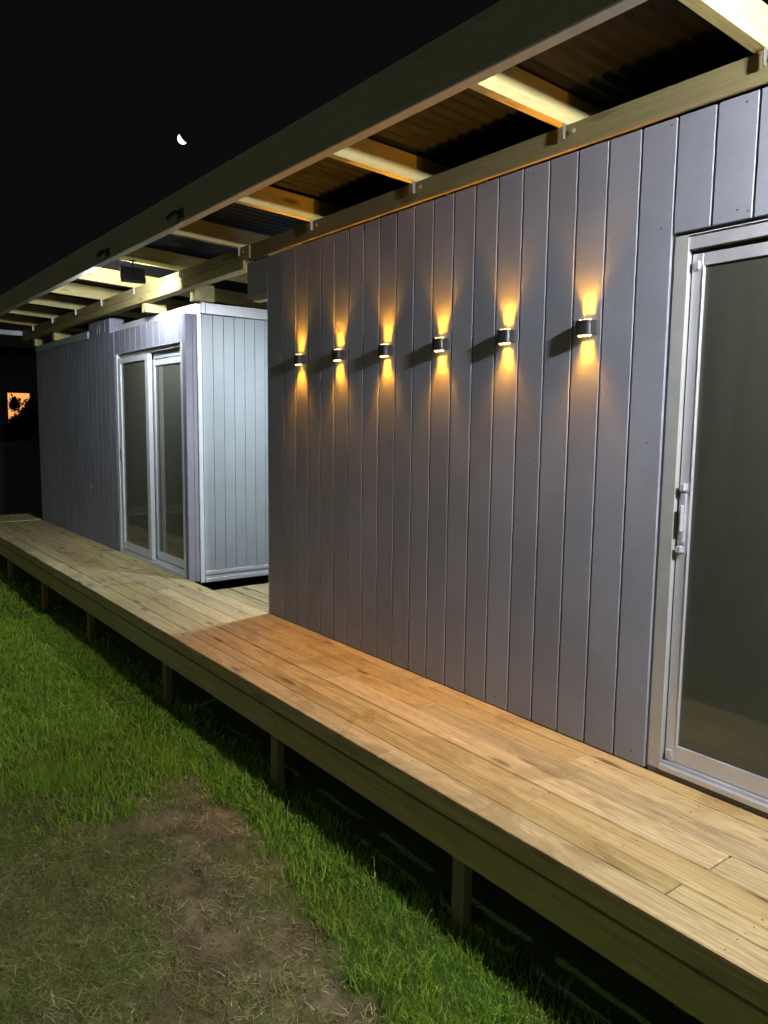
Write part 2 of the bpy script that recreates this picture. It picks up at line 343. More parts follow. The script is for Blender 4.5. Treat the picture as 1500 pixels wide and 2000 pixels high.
# ------------------------------------------------------------------ blades
def blades(name, pos, hgt, wid, lean, mat, label, cat, curl=1.0):
    n = len(pos); th = rng.uniform(0, 2 * math.pi, n); ld = rng.uniform(0, 2 * math.pi, n)
    dx, dy = np.cos(th), np.sin(th); lx, ly = np.cos(ld) * lean, np.sin(ld) * lean
    V = np.zeros((n, 7, 3)); base = pos
    for k, (t, wf) in enumerate(((0, 1.0), (0.4, 0.9), (0.75, 0.6), (1.0, 0))):
        hz = hgt * (t * (1 - 0.35 * t * np.clip(lean / np.maximum(hgt, 1e-4), 0, 1.6) * curl)); off = t ** 1.8
        c = base + np.stack([lx * off, ly * off, hz], -1)
        if k < 3:
            s = (wid * wf / 2)[:, None] * np.stack([dx, dy, np.zeros(n)], -1); V[:, 2 * k] = c - s; V[:, 2 * k + 1] = c + s
        else: V[:, 6] = c
    me = bpy.data.meshes.new(name); me.vertices.add(n * 7); me.vertices.foreach_set('co', V.reshape(-1).astype(np.float32))
    b = (np.arange(n) * 7)[:, None]
    quads = np.concatenate([b + np.array([0, 1, 3, 2]), b + np.array([2, 3, 5, 4])], 1).reshape(n, 8); tri = b + np.array([4, 5, 6])
    loops = np.concatenate([quads, tri], 1).reshape(-1); me.loops.add(len(loops)); me.loops.foreach_set('vertex_index', loops.astype(np.int32))
    starts = ((np.arange(n) * 11)[:, None] + np.array([0, 4, 8])).reshape(-1); me.polygons.add(n * 3)
    me.polygons.foreach_set('loop_start', starts.astype(np.int32)); me.materials.append(mat); me.update(calc_edges=True); me.validate()
    o = link(bpy.data.objects.new(name, me)); return tag(o, label, cat, kind='stuff')
def scatter(n, x0, x1, y0, y1, dens):
    x = rng.uniform(x0, x1, n); y = rng.uniform(y0, y1, n); k = rng.uniform(0, 1, n) < dens(x, y); return x[k], y[k]
def dist_w(x, y): d = np.hypot(x, y - 2.6); return d
# lush lawn
xs, ys = [], []
for (n, a, b, c, d) in ((150000, 0.7, 4.2, 0.70, 3.6), (150000, 3.4, 7.5, 0.6, 4.2), (110000, 7.0, 14.0, 0.4, 6.0)):
    x, y = scatter(n, a, b, c, d, lambda x, y: (1 - patch(x, y)) ** 2 * np.clip((y - 0.62 - 0.1 * snoise(x, y, 8, 1.5, 2)) / 0.22, 0.05, 1) * (0.65 + 0.35 * snoise(x, y, 9, 2.5, 3))); xs.append(x); ys.append(y)
x = np.concatenate(xs); y = np.concatenate(ys); d = dist_w(x, y)
tuft = 1 + 0.45 * snoise(x, y, 10, 3.2, 3)
hg = rng.uniform(0.03, 0.075, len(x)) * tuft * np.clip(0.55 + 0.6 * (1 - patch(x, y)), 0.4, 1)
wd = rng.uniform(0.0022, 0.004, len(x)) * np.clip(d / 2.6, 1, 3.2)
blades('lawn_grass', np.stack([x, y, height(x, y) - 0.004], -1), hg, wd, hg * rng.uniform(0.15, 0.95, len(x)), M['grass'], 'lush green lawn grass beside the raised deck', 'grass')
# thin dull grass over the worn patch
x, y = scatter(280000, 0.7, 4.2, 0.95, 4.2, lambda x, y: patch(x, y) * np.clip(0.12 + 1.0 * snoise(x, y, 12, 1.6, 4) + np.clip(y - 1.3 + (x - 2.6) * 0.25, 0, 1) * 0.85, 0.02, 1))
hg = rng.uniform(0.014, 0.046, len(x))
blades('worn_grass', np.stack([x, y, height(x, y) - 0.003], -1), hg, rng.uniform(0.0018, 0.0032, len(x)), hg * rng.uniform(0.5, 2.2, len(x)), M['grass_dull'], 'thin dull grass growing over the bare patch', 'grass')
# dry straw lying on it
x, y = scatter(90000, 0.7, 4.3, 0.95, 4.2, lambda x, y: np.clip(patch(x, y), 0.02, 1) * np.clip(0.30 + 1.3 * snoise(x, y, 14, 3.0, 4), 0.03, 1) * 0.8)
hg = rng.uniform(0.004, 0.022, len(x))
blades('dry_straw', np.stack([x, y, height(x, y) + 0.003], -1), hg, rng.uniform(0.0016, 0.0034, len(x)), rng.uniform(0.012, 0.07, len(x)), M['straw'], 'dry straw and clippings strewn over the bare soil', 'straw', 0.3)
# crumbs and clods of soil on the worn patch
x, y = scatter(26000, 0.7, 4.2, 0.95, 3.6, lambda x, y: patch(x, y) ** 2 * np.clip(0.25 + 0.9 * snoise(x, y, 21, 2.4, 4) - np.clip(y - 1.9, 0, 1) * 0.3, 0.01, 1))
n = len(x); rad = rng.uniform(0.0015, 0.0065, n) ** 1.0 * rng.choice([0.7, 1.0, 1.6], n, p=[0.6, 0.32, 0.08])
octa = np.array([(1, 0, 0), (-1, 0, 0), (0, 1, 0), (0, -1, 0), (0, 0, 0.8), (0, 0, -0.6)], float)
V = np.stack([x, y, height(x, y) + rad * 0.3], -1)[:, None, :] + octa[None] * rad[:, None, None] * rng.uniform(0.6, 1.5, (n, 6, 1))
tri = np.array([(0, 2, 4), (2, 1, 4), (1, 3, 4), (3, 0, 4), (2, 0, 5), (1, 2, 5), (3, 1, 5), (0, 3, 5)])
F = (np.arange(n)[:, None, None] * 6 + tri[None]).reshape(-1, 3)
me = bpy.data.meshes.new('soil_crumbs'); me.from_pydata(V.reshape(-1, 3).tolist(), [], F.tolist()); me.materials.append(M['clod']); me.update()
tag(link(bpy.data.objects.new('soil_crumbs', me)), 'loose brown crumbs of soil on the bare patch of lawn', 'soil', kind='stuff')
# a few tall stalks along the deck
x = np.array([3.2, 3.25, 3.12, 3.0, 2.3, 2.12, 3.6, 4.4, 1.9, 1.95, 5.1, 3.34]); y = rng.uniform(0.82, 0.93, len(x)); hg = rng.uniform(0.09, 0.16, len(x))
blades('tall_stalks', np.stack([x, y, height(x, y)], -1), hg, np.full(len(x), 0.0035), hg * 0.3, M['straw'], 'few tall pale grass stalks at the deck shadow', 'grass')

# ------------------------------------------------------------------ deck
deck = empty('timber_deck', (3.0, 0.4, -0.5), 'long raised timber deck running along both cabins above the lawn', 'deck')
JX, SL = 4.735, -0.22     # joint of honey and pale boards, skewed along the gap floodlight's light edge
ye = [-0.004, 0.078, 0.204, 0.322, 0.455, 0.587, 0.673, 0.788]
cuts = [[0.3, 2.9], [-0.4, 1.9, 3.9], [2.7], [1.143, 3.3], [0.1, 1.768], [1.153, 3.7], [2.383]]
GAP = 0.003
for a in range(7):
    y0, y1 = ye[a] + GAP / 2, ye[a + 1] - (GAP / 2 if a < 6 else 0)
    xs_ = [-1.6] + cuts[a] + [JX]
    for k in range(len(xs_) - 1):
        if xs_[k + 1] - xs_[k] < 0.1: continue
        last = k == len(xs_) - 2; dz = random.uniform(-0.0012, 0.0012); sk = random.uniform(-0.02, 0.02)
        mb = MB(); mb.box(xs_[k] + 0.0025, xs_[k + 1] - (0.004 if last else 0.0025), y0, y1, -0.026 + dz, dz, b=0.003, sx1=SL if last else 0)
        mb.build('board', M['deck_near'], deck)
yf = [-0.004, 0.128, 0.26, 0.392, 0.524, 0.656, 0.788]
for a in range(6):
    y0, y1 = yf[a] + GAP / 2, yf[a + 1] - (GAP / 2 if a < 5 else 0); xx = JX; first = True
    while xx < 11.0:
        nx_ = min(xx + random.uniform(0.9, 2.6), 11.0)
        if 11.0 - nx_ < 0.4: nx_ = 11.0
        if a == 0 and xx < 5.66 < nx_: nx_ = 5.66
        dz = random.uniform(-0.002, 0.002)
        mb = MB(); mb.box(xx + 0.003, nx_ - 0.002, y0, y1, -0.026 + dz, dz, b=0.003, sx0=SL if first else 0)
        mb.build('board', M['deck_far'], deck); xx = nx_; first = False
for a in range(14):     # gap between the cabins
    y1 = -0.008 - a * 0.132; y0 = y1 - 0.127; dz = random.uniform(-0.002, 0.002)
    part('board', M['deck_far'], deck, (4.735, 5.655 - random.uniform(0, 0.01), y0, y1, -0.026 + dz, dz), b=0.003)
mb = MB()
for k in range(22):
    xj = -1.0775 + 0.45 * k + 0.2
    if xj > 9.6: break
    for y in ([(a + b) / 2 + s_ * (b - a) * 0.27 for a, b in zip(ye[:-1], ye[1:]) for s_ in (-1, 1)] if xj < 4.55 else [(a + b) / 2 + s_ * 0.036 for a, b in zip(yf[:-1], yf[1:]) for s_ in (-1, 1)]):
        xx = xj + random.uniform(-0.008, 0.008); yy = y + random.uniform(-0.004, 0.004); n0 = len(mb.v)
        mb.tube([(xx, yy, -0.001), (xx, yy, 0.0010)], 0.0024, 6)
mb.build('deck_screws', M['nail'], deck, 'rows of small dark screw heads in the deck boards', 'stuff')
# return deck at the far end: pale boards across
for a in range(6):
    x0 = 11.006 + a * 0.128
    part('board', M['white_dirty'] if 'white_dirty' in M else M['deck_far'], deck, (x0, x0 + 0.123, 0.02, 3.2, -0.02, 0.012), b=0.003)
# edge planks and lower beams
ex = [-1.6, 2.383, 4.9, 7.4, 9.3, 11.0]
for k in range(5):
    part('edge_board', M['fascia'], deck, (ex[k] + 0.001, ex[k + 1] - 0.001, 0.742, 0.776 - 0.003 * (k == 1), -0.088, -0.0275), b=0.002)
bx = [-1.6, 0.45, 3.28, 6.4, 9.4, 11.4]
for k in range(5):
    part('lower_beam', M['fascia'], deck, (bx[k] + 0.001, bx[k + 1] - 0.001, 0.730, 0.774 + 0.002 * (k % 2), -0.226, -0.100), b=0.002)
for k, px_ in enumerate((0.46, 1.905, 3.275, 4.74, 6.4, 7.89, 9.41, 10.9)):
    part('post', M['post'], deck, (px_ - 0.012, px_ + 0.052, 0.718, 0.764, -0.62, -0.2275), b=0.003)
    part('inner_post', M['post'], deck, (px_ - 0.05, px_ + 0.05, 0.02, 0.11, -0.62, -0.1285), b=0.003)
for k in range(28):
    part('joist', M['post'], deck, (-1.3 + k * 0.45, -1.255 + k * 0.45, 0.01, 0.738, -0.125, -0.029), b=0.002)
part('back_bearer', M['fascia'], deck, (-1.6, 11.2, -0.04, 0.005, -0.22, -0.1285), b=0.002)

# ------------------------------------------------------------------ near cabin
G = 0.1487
cab = empty('grey_cabin', (2.2, -1.2, 0.0), 'grey violet cabin with grooved boards, six wall lamps and a big glass door', 'cabin')
gro = [4.499 - G * k for k in range(20)]      # groove centres, 4.499 .. 1.674
edges = [4.722] + gro
for k in range(len(edges) - 1):
    x1, x0 = edges[k], edges[k + 1]
    if x0 < 1.66: break
    part('board', M['clad'], cab, (x0 + 0.0038, x1 - (0.0038 if k else 0), -0.013, 0.0, 0.004, 2.462), b=0.0025)
xh = 1.674
while xh > -1.4:     # over the door
    part('board', M['clad'], cab, (xh - G + 0.0038, xh - 0.0038, -0.013, 0.0, 2.052, 2.462), b=0.0025); xh -= G
for k in range(6):     # right of the door
    part('board', M['clad'], cab, (-0.5 - G * (k + 1) + 0.0045, -0.5 - G * k - 0.0045, -0.013, 0.0, 0.004, 2.048), b=0.0025)
part('wall_lining', M['clad'], cab, (1.668, 4.718, -0.11, -0.0135, 0.0, 2.46), (-1.4, 1.668, -0.11, -0.0135, 2.055, 2.46), (-1.4, -0.5, -0.11, -0.0135, 0.0, 2.055), b=0.001)
part('plinth', M['plinth'], cab, (-1.4, 1.66, -0.10, -0.004, -0.0, 0.022), b=0.001)
part('end_wall', M['clad'], cab, (4.62, 4.716, -2.5, -0.112, -0.05, 2.46), b=0.001)
part('back_wall', M['inside'], cab, (-1.4, 4.62, -2.5, -2.42, -0.05, 2.46), b=0.001)
part('side_wall', M['inside'], cab, (-1.5, -1.402, -2.5, 0.0, -0.05, 2.46), b=0.001)
part('floor', M['carpet'], cab, (-1.4, 4.62, -2.42, -0.112, -0.05, 0.02), b=0.001)
part('ceiling', M['inside'], cab, (-1.4, 4.62, -2.42, -0.112, 2.38, 2.44), b=0.001)
part('header_panel', M['clad'], cab, (4.728, 5.014, -0.013, 0.0, 2.218, 2.46), b=0.002, label='short grey cladding panel bridging towards the white trimmed cabin')
part('header_batten', M['rafter'], cab, (4.728, 4.96, -0.075, -0.0145, 2.19, 2.26), b=0.002)
part('corner_edge', M['alu_beige'], cab, (4.7225, 4.7275, -0.03, 0.001, 0.004, 2.217), b=0.001)
mb = MB()
for (x, z) in ((1.723, 2.08), (1.421, 2.435), (1.432, 2.088), (1.394, 2.077), (1.70, 2.44), (1.738, 1.287), (1.736, 0.052), (2.959, 1.562), (2.36, 2.43), (2.95, 2.42), (3.6, 2.43), (2.5, 0.05), (3.1, 0.06), (3.75, 0.05), (2.3, 1.2), (3.35, 1.25), (2.71, 0.92)):
    mb.tube([(x, -0.0005, z), (x, 0.0012, z)], 0.0035, 8)
mb.build('nails', M['nail'], cab, 'small dark nail heads in the grey boards', 'stuff')

def big_door(parent):
    d = MB()
    d.add(*arch(-0.492, 1.664, -0.085, -0.006, 0.022, 2.040, 0.052, 0.052, 0.004))
    dr = d.build('sliding_door', M['alu_beige'], parent, 'sliding glass door with aluminium frame')
    part('head_rail', M['alu'], dr, (-0.44, 1.611, -0.085, -0.012, 1.988, 2.034))
    part('sill', M['alu'], dr, (-0.44, 1.611, -0.085, 0.004, 0.024, 0.045), (-0.44, 1.611, -0.06, -0.018, 0.0455, 0.056))
    for (x0, x1, yy) in ((0.58, 1.606, -0.03), (-0.43, 0.62, -0.062)):
        part('sash', M['alu'], dr, (x1 - 0.042, x1, yy - 0.026, yy, 0.058, 1.972), (x0, x0 + 0.042, yy - 0.026, yy, 0.058, 1.972),
             (x0 + 0.0425, x1 - 0.0425, yy - 0.024, yy - 0.001, 1.928, 1.972), (x0 + 0.0425, x1 - 0.0425, yy - 0.024, yy - 0.001, 0.058, 0.126),
             (x1 - 0.048, x1 - 0.0425, yy - 0.02, yy + 0.003, 0.127, 1.927))
        part('glass', M['glass'], dr, (x0 + 0.042, x1 - 0.049, yy - 0.016, yy - 0.010, 0.126, 1.929), b=0.0)
    part('handle', M['alu'], dr, (1.574, 1.594, -0.0295, -0.020, 0.915, 1.10), (1.577, 1.583, -0.0195, 0.0, 0.96, 1.06), (1.5835, 1.590, -0.0195, -0.004, 0.955, 0.966))
    part('handle_block', M['alu'], dr, (1.572, 1.593, -0.0295, -0.004, 1.112, 1.140), b=0.003)
    part('handle_block', M['alu'], dr, (1.574, 1.596, -0.0295, -0.004, 0.880, 0.905), b=0.003)
    part('corner_cap', M['alu'], dr, (1.573, 1.598, -0.0295, -0.018, 1.915, 1.945), b=0.002)
    part('corner_cap', M['alu'], dr, (1.573, 1.596, -0.0295, -0.018, 0.08, 0.105), b=0.002)
big_door(cab)

# ------------------------------------------------------------------ far cabin
far = empty('white_trimmed_cabin', (8.5, -1.2, -0.05), 'far grey blue cabin with white metal trim and narrow glass door', 'cabin')
FX0, FX1 = 6.135, 11.03
part('body', M['inside'], far, (6.20, 11.0, -2.6, -2.5, 0.02, 2.30), (10.9, 11.0, -2.499, -0.14, 0.02, 2.30), b=0.001)
part('floor', M['carpet'], far, (6.2, 10.9, -2.5, -0.10, -0.06, 0.03), b=0.001)
part('ceiling', M['inside'], far, (6.2, 10.9, -2.5, -0.14, 2.10, 2.20), b=0.001)
x = FX1; first = True
while x > 7.875 + 0.05:
    x0 = max(x - G, 7.875); part('board', M['clad_far'], far, (x0 + 0.004, x - 0.004, -0.013, 0.0, 0.004, 2.235), b=0.0025); x -= G
x = 7.875
while x > 6.19:
    x0 = max(x - G, 6.185); part('board', M['clad_far'], far, (x0 + 0.004, x - 0.004, -0.013, 0.0, 2.012, 2.235), b=0.0025); x -= G
part('wall_lining', M['clad_far'], far, (7.88, 11.025, -0.128, -0.0135, 0.0, 2.23), (6.19, 7.88, -0.128, -0.0135, 2.02, 2.23), b=0.001)
part('corner_board', M['clad_far'], far, (6.125, 6.180, -0.012, 0.002, 0.004, 2.235), b=0.002)
part('corner_return', M['clad_far'], far, (6.112, 6.1245, -0.058, 0.002, -0.018, 2.235), (6.1125, 6.118, -0.095, -0.0605, -0.018, 2.235), b=0.002)
part('corner_post', M['white'], far, (6.096, 6.19, -0.135, -0.0985, -0.03, 2.24), b=0.004)
# end wall: ribbed panels
yy = -0.14; k = 0
while yy > -2.5:
    part('end_panel', M['panel'], far, (6.106, 6.1120, yy - 0.0975, yy - 0.0022, 0.07, 2.236), b=0.0015); yy -= 0.0985
part('end_lining', M['panel'], far, (6.1125, 6.19, -2.5, -0.141, 0.069, 2.236), b=0.001)
part('base_rail', M['white'], far, (6.088, 6.18, -2.6, -0.137, 0.034, 0.066), (6.096, 6.18, -2.6, -0.137, 0.004, 0.0335), (6.082, 6.18, -2.6, -0.137, -0.030, 0.0035), b=0.004)
part('roof_edge', M['white'], far, (6.085, 8.10, -0.165, -0.128, 2.242, 2.335), (6.085, 6.125, -2.6, -0.166, 2.242, 2.330), b=0.004)
part('roof_edge', M['panel'], far, (8.82, 11.12, -0.06, -0.014, 2.242, 2.32), b=0.004, label='dull grey roof edge trim')
part('roof_deck', M['white'], far, (6.126, 11.0, -2.6, -0.17, 2.24, 2.30), b=0.002)
part('roof_box', M['clad_far'], far, (8.12, 8.80, -0.18, -0.03, 2.242, 2.395), (8.25, 8.262, -0.029, -0.022, 2.26, 2.38), (8.42, 8.432, -0.029, -0.022, 2.26, 2.36), (8.50, 8.512, -0.029, -0.022, 2.26, 2.36), b=0.002, label='small boxed upstand on the roof edge')
def far_door(parent):
    d = MB(); d.add(*arch(6.182, 7.872, -0.09, 0.005, 0.005, 2.012, 0.033, 0.057, 0.003))
    dr = d.build('sliding_door', M['alu_white'], parent, 'narrow two leaf sliding door in white frame')
    part('head_rail', M['alu_beige'], dr, (6.2155, 7.8145, -0.09, -0.02, 1.975, 2.008))
    part('sill', M['alu_white'], dr, (6.2155, 7.8145, -0.09, 0.006, 0.0, 0.035), (6.2155, 7.8145, -0.05, -0.02, 0.0355, 0.05))
    for (x0, x1, yy, zt) in ((6.985, 7.812, -0.002, 1.965), (6.2165, 7.05, -0.058, 1.91)):
        part('sash', M['alu_white'], dr, (x1 - 0.075, x1, yy - 0.04, yy, 0.052, zt), (x0, x0 + 0.075, yy - 0.04, yy, 0.052, zt),
             (x0 + 0.0755, x1 - 0.0755, yy - 0.036, yy - 0.003, zt - 0.055, zt), (x0 + 0.0755, x1 - 0.0755, yy - 0.036, yy - 0.003, 0.052, 0.125))
        part('glass', M['glass_far'], dr, (x0 + 0.074, x1 - 0.074, yy - 0.022, yy - 0.016, 0.124, zt - 0.054), b=0.0)
    part('top_track', M['panel'], dr, (6.2155, 6.98, -0.07, -0.055, 1.912, 1.973))
    part('handle', M['black_soft'], dr, (7.768, 7.782, -0.0015, 0.006, 0.95, 1.07), b=0.002)
far_door(far)

# ------------------------------------------------------------------ veranda roof
ver = empty('veranda_roof', (5.0, 0.3, 2.4), 'timber framed veranda roof with dark corrugated sheets over the deck', 'roof')
def rz(y): return 2.5735 + 0.048 * (y - 0.045)     # underside of rafters
# inner beam
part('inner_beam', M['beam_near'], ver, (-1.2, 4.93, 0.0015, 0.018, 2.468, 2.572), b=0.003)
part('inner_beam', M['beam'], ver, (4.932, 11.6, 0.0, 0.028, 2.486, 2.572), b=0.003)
part('inner_beam', M['beam'], ver, (5.02, 11.6, -0.06, 0.0295, 2.420, 2.4845), b=0.003)
# outer beam
for k, (a, b_) in enumerate(((-1.6, 3.85), (3.852, 8.6), (8.602, 12.0))):
    mb = MB(); mb.box(a, b_, 0.657, 0.702, 2.528 + 0.0025 * k, 2.716, b=0.003); mb.build('outer_beam', M['outer'], ver)
RX = (-0.72, 0.35, 1.352, 2.172, 3.132, 4.105, 5.065, 6.118, 7.186, 8.133, 9.045, 10.015, 10.98)
for a, b_ in ((-1.6, 3.85), (3.852, 8.6), (8.602, 12.0)):
    part('trim_strip', M['trim'], ver, (a, b_, 0.655, 0.706, 2.5195, 2.5275), b=0.001)
for k, x in enumerate(RX):
    mb = MB(); y0, y1 = -2.2, 0.655; b_ = 0.045
    vs = []
    for (xx, yy, up) in [(x, y0, 0), (x + b_, y0, 0), (x + b_, y1, 0), (x, y1, 0), (x, y0, 1), (x + b_, y0, 1), (x + b_, y1, 1), (x, y1, 1)]:
        vs.append((xx, yy, rz(yy) + up * 0.125))
    mb.add(vs, [(3, 2, 1, 0), (4, 5, 6, 7), (0, 1, 5, 4), (1, 2, 6, 5), (2, 3, 7, 6), (3, 0, 4, 7)])
    r = mb.build('rafter', M['rafter'], ver)
    if x > 0.5: part('strap', M['steel'], r, (x - 0.005, x - 0.001, 0.030, 0.046, 2.512, 2.572), b=0.0005)
    mb = MB(); mb.tube([(x - 0.045, 0.027, 2.535), (x - 0.045, 0.033, 2.535)], 0.009, 12); 
    if x > 0.5: mb.build('bolt', M['steel'], r)
# corrugated sheets (0.8 m cover each)
def sheet(x0, x1):
    n = int((x1 - x0) / 0.0095); ysr = [-2.2, -0.6, 0.0, 0.35, 0.652]; V = []; F = []
    for i_ in range(n + 1):
        x = x0 + (x1 - x0) * i_ / n; zz = 0.0055 * math.cos(2 * math.pi * x / 0.076)
        for y in ysr: V.append((x, y, rz(y) + 0.137 + zz))
    m_ = len(ysr); V += [(a, b, c + 0.0015) for a, b, c in V]; o_ = (n + 1) * m_
    for i_ in range(n):
        for j in range(m_ - 1):
            q = (i_ * m_ + j, i_ * m_ + j + 1, (i_ + 1) * m_ + j + 1, (i_ + 1) * m_ + j); F.append(q); F.append(tuple(t + o_ for t in q[::-1]))
    for i_ in range(n):
        F.append((i_ * m_, (i_ + 1) * m_, (i_ + 1) * m_ + o_, i_ * m_ + o_)); j = m_ - 1
        F.append((i_ * m_ + j, i_ * m_ + j + o_, (i_ + 1) * m_ + j + o_, (i_ + 1) * m_ + j))
    MB().add(V, F).build('roof_sheet', M['roof'], ver, smooth=True)
x = -1.3
while x < 11.9: sheet(x, x + 0.836); x += 0.836 - 0.0005
# packers between beam and cabins
for (x, y0, y1, z0, z1, mt_) in ((7.0, -0.20, 0.004, 2.337, 2.4165, 'rafter'), (10.1, -0.20, 0.004, 2.322, 2.4165, 'rafter'), (11.05, -0.20, 0.004, 2.322, 2.4165, 'rafter'), (6.06, -0.24, -0.105, 2.337, 2.47, 'fascia')):
    part('packer', M[mt_], ver, (x, x + 0.09, y0 if mt_ == 'rafter' else y0, y1 if mt_ == 'rafter' else -0.062, z0, z1), b=0.003)
part('end_gutter', M['white'], ver, (11.64, 11.72, -0.05, 2.2, 2.50, 2.565), b=0.004, label='white end rail across the far end of the roof')

# ------------------------------------------------------------------ wall lamps
def lamp_proto():
    root = empty('wall_lamp', (2.035, 0.0, 1.745), 'x', 'wall lamp', 'black up and down wall lamps in a row')
    cx, cz = 2.035, 1.745; hw = 0.037; dp = 0.044
    prof = [(-hw, 0.0), (-hw, 0.033), (-hw + 0.004, 0.040), (-hw + 0.011, 0.0455), (-0.012, 0.0475)]
    prof = prof + [(-a, b) for a, b in prof[::-1]]
    def ext(z0, z1, s=1.0):
        mb = MB(); n = len(prof)
        vs = [(cx + a * s, b * s + 0.0008, z0) for a, b in prof] + [(cx + a * s, b * s + 0.0008, z1) for a, b in prof]
        F = [tuple(range(n)), tuple(range(n, 2 * n))[::-1]] + [(k, k + n, (k + 1) % n + n, (k + 1) % n) for k in range(n)]
        return mb.add(vs, F)
    ext(cz - 0.024, cz + 0.024, 1.0).build('body', M['black'], root)
    ext(cz + 0.0242, cz + 0.029, 1.06).build('rim', M['black'], root); ext(cz - 0.029, cz - 0.0242, 1.06).build('rim', M['black'], root)
    for sg in (1, -1):
        for q in (-1, 0, 1):
            c = Vector((cx + q * 0.022, 0.024, cz + sg * 0.0292)); vs = []; F = []; n = 10
            for (rr, hh_) in ((0.0095, 0.0), (0.0085, 0.003), (0.005, 0.0055)):
                for k in range(n): t = 2 * math.pi * k / n; vs.append((c.x + rr * math.cos(t), c.y + rr * math.sin(t), c.z + sg * hh_))
            for a in range(2):
                for k in range(n):
                    qd = (a * n + k, a * n + (k + 1) % n, (a + 1) * n + (k + 1) % n, (a + 1) * n + k); F.append(qd if sg > 0 else qd[::-1])
            F.append(tuple(range(2 * n, 3 * n)) if sg > 0 else tuple(range(2 * n, 3 * n))[::-1])
            MB().add(vs, F).build('lens', M['lens'], root)
    for sg in (1, -1):
        for (nm, pw, ang, bl, sz, yy, xo) in (('narrow_beam', P_NARROW, 44 if sg > 0 else 49, 0.12, 0.002, 0.0065, -0.022), ('narrow_beam', P_NARROW, 44 if sg > 0 else 49, 0.12, 0.002, 0.0065, 0.0), ('narrow_beam', P_NARROW, 44 if sg > 0 else 49, 0.12, 0.002, 0.0065, 0.022), ('fan_beam', P_MID, 60, 0.10, 0.002, 0.019, 0.0), ('wide_beam', P_WIDE * (0.8 if sg > 0 else 1.1), 112, 0.7, 0.012, 0.030, 0.0)):
            ld = bpy.data.lights.new(nm, 'SPOT'); ld.energy = pw; ld.color = WARM; ld.spot_size = math.radians(ang); ld.spot_blend = bl; ld.shadow_soft_size = sz
            lo = bpy.data.objects.new(nm, ld); link(lo, root); lo.location = (xo, yy, sg * 0.037)
            lo.rotation_euler = (math.radians(180) if sg > 0 else 0, 0, 0)
            if nm == 'wide_beam': lo.rotation_euler.x += math.radians(-14 * sg) * (1 if sg > 0 else 1)
    return root
lp = lamp_proto()
labels = ['black wall lamp nearest the big sliding glass door, sixth from the far corner', 'black wall lamp second from the big glass door', 'black wall lamp third from the big glass door, over a nail head',
          'black wall lamp fourth from the big glass door', 'black wall lamp second from the far corner of the grooved wall', 'black wall lamp nearest the far corner of the grooved wall']
for k, x in enumerate((2.035, 2.48, 2.927, 3.378, 3.836, 4.28)):
    if k == 0: r = lp
    else:
        r = lp.copy(); link(r)
        for ch in list(lp.children):
            c = ch.copy(); link(c, r)
    r.location = (x, 0.0, 1.745 + (0.0, 0.001, -0.001, 0.0, 0.004, 0.003)[k]); r['label'] = labels[k]

# ------------------------------------------------------------------ floodlights
def flood(x, y, z, yaw, pitch, power, label, top, colr=(0.93, 0.96, 1.0)):
    root = empty('floodlight', (x, y, z), label, 'floodlight', 'black floodlights under the roof')
    def loc(mb):      # shapes are written about the origin, facing +X
        Rm = Matrix.Rotation(yaw, 3, 'Z') @ Matrix.Rotation(pitch, 3, 'Y')
        mb.v = [tuple(Rm @ Vector(p) + Vector((x, y, z))) for p in mb.v]; return mb
    mb = MB(); mb.box(-0.02, 0.018, -0.095, 0.095, -0.065, 0.055, b=0.006); loc(mb).build('housing', M['black_soft'], root)
    mb = MB()
    for k in range(9): mb.box(-0.034, -0.0202, -0.082 + k * 0.0195, -0.078 + k * 0.0195, -0.055, 0.045, b=0.0005)
    loc(mb).build('cooling_fins', M['black_soft'], root)
    mb = MB(); mb.box(0.0182, 0.021, -0.08, 0.08, -0.052, 0.042, b=0.0005); loc(mb).build('glass_front', M['flood_glow'], root)
    mb = MB(); mb.tube([(x - 0.0, y - 0.0, top), (x - 0.004, y, top - 0.02), (x - 0.006, y + 0.004, z + 0.07), (x, y, z + 0.053)], 0.008, 8); mb.box(x - 0.03, x + 0.03, y - 0.02, y + 0.02, top - 0.006, top - 0.001)
    mb.build('bracket', M['black_soft'], root)
    ld = bpy.data.lights.new('flood_beam', 'AREA'); ld.shape = 'RECTANGLE'; ld.size = 0.09; ld.size_y = 0.15; ld.energy = power; ld.color = colr
    lo = bpy.data.objects.new('flood_beam', ld); link(lo, root)
    Rm = Matrix.Rotation(yaw, 3, 'Z') @ Matrix.Rotation(pitch, 3, 'Y'); lo.location = Rm @ Vector((0.026, 0, 0))
    d = Rm @ Vector((1, 0, 0)); lo.rotation_euler = (-d).to_track_quat('Z', 'X').to_euler()
    return root
flood(0.0, 0.55, 2.505, math.radians(9), math.radians(36), P_FLOOD1, 'black floodlight under the veranda roof over the near end of the deck', 2.6)
flood(6.10, 0.43, 2.485, math.radians(-4), math.radians(14), P_FLOOD2, 'black floodlight hanging under the rafters before the far cabin', 2.592)
flood(4.86, -0.62, 2.32, math.radians(58), math.radians(74), P_GAP, 'black floodlight on the end wall in the gap between the cabins', 2.58)

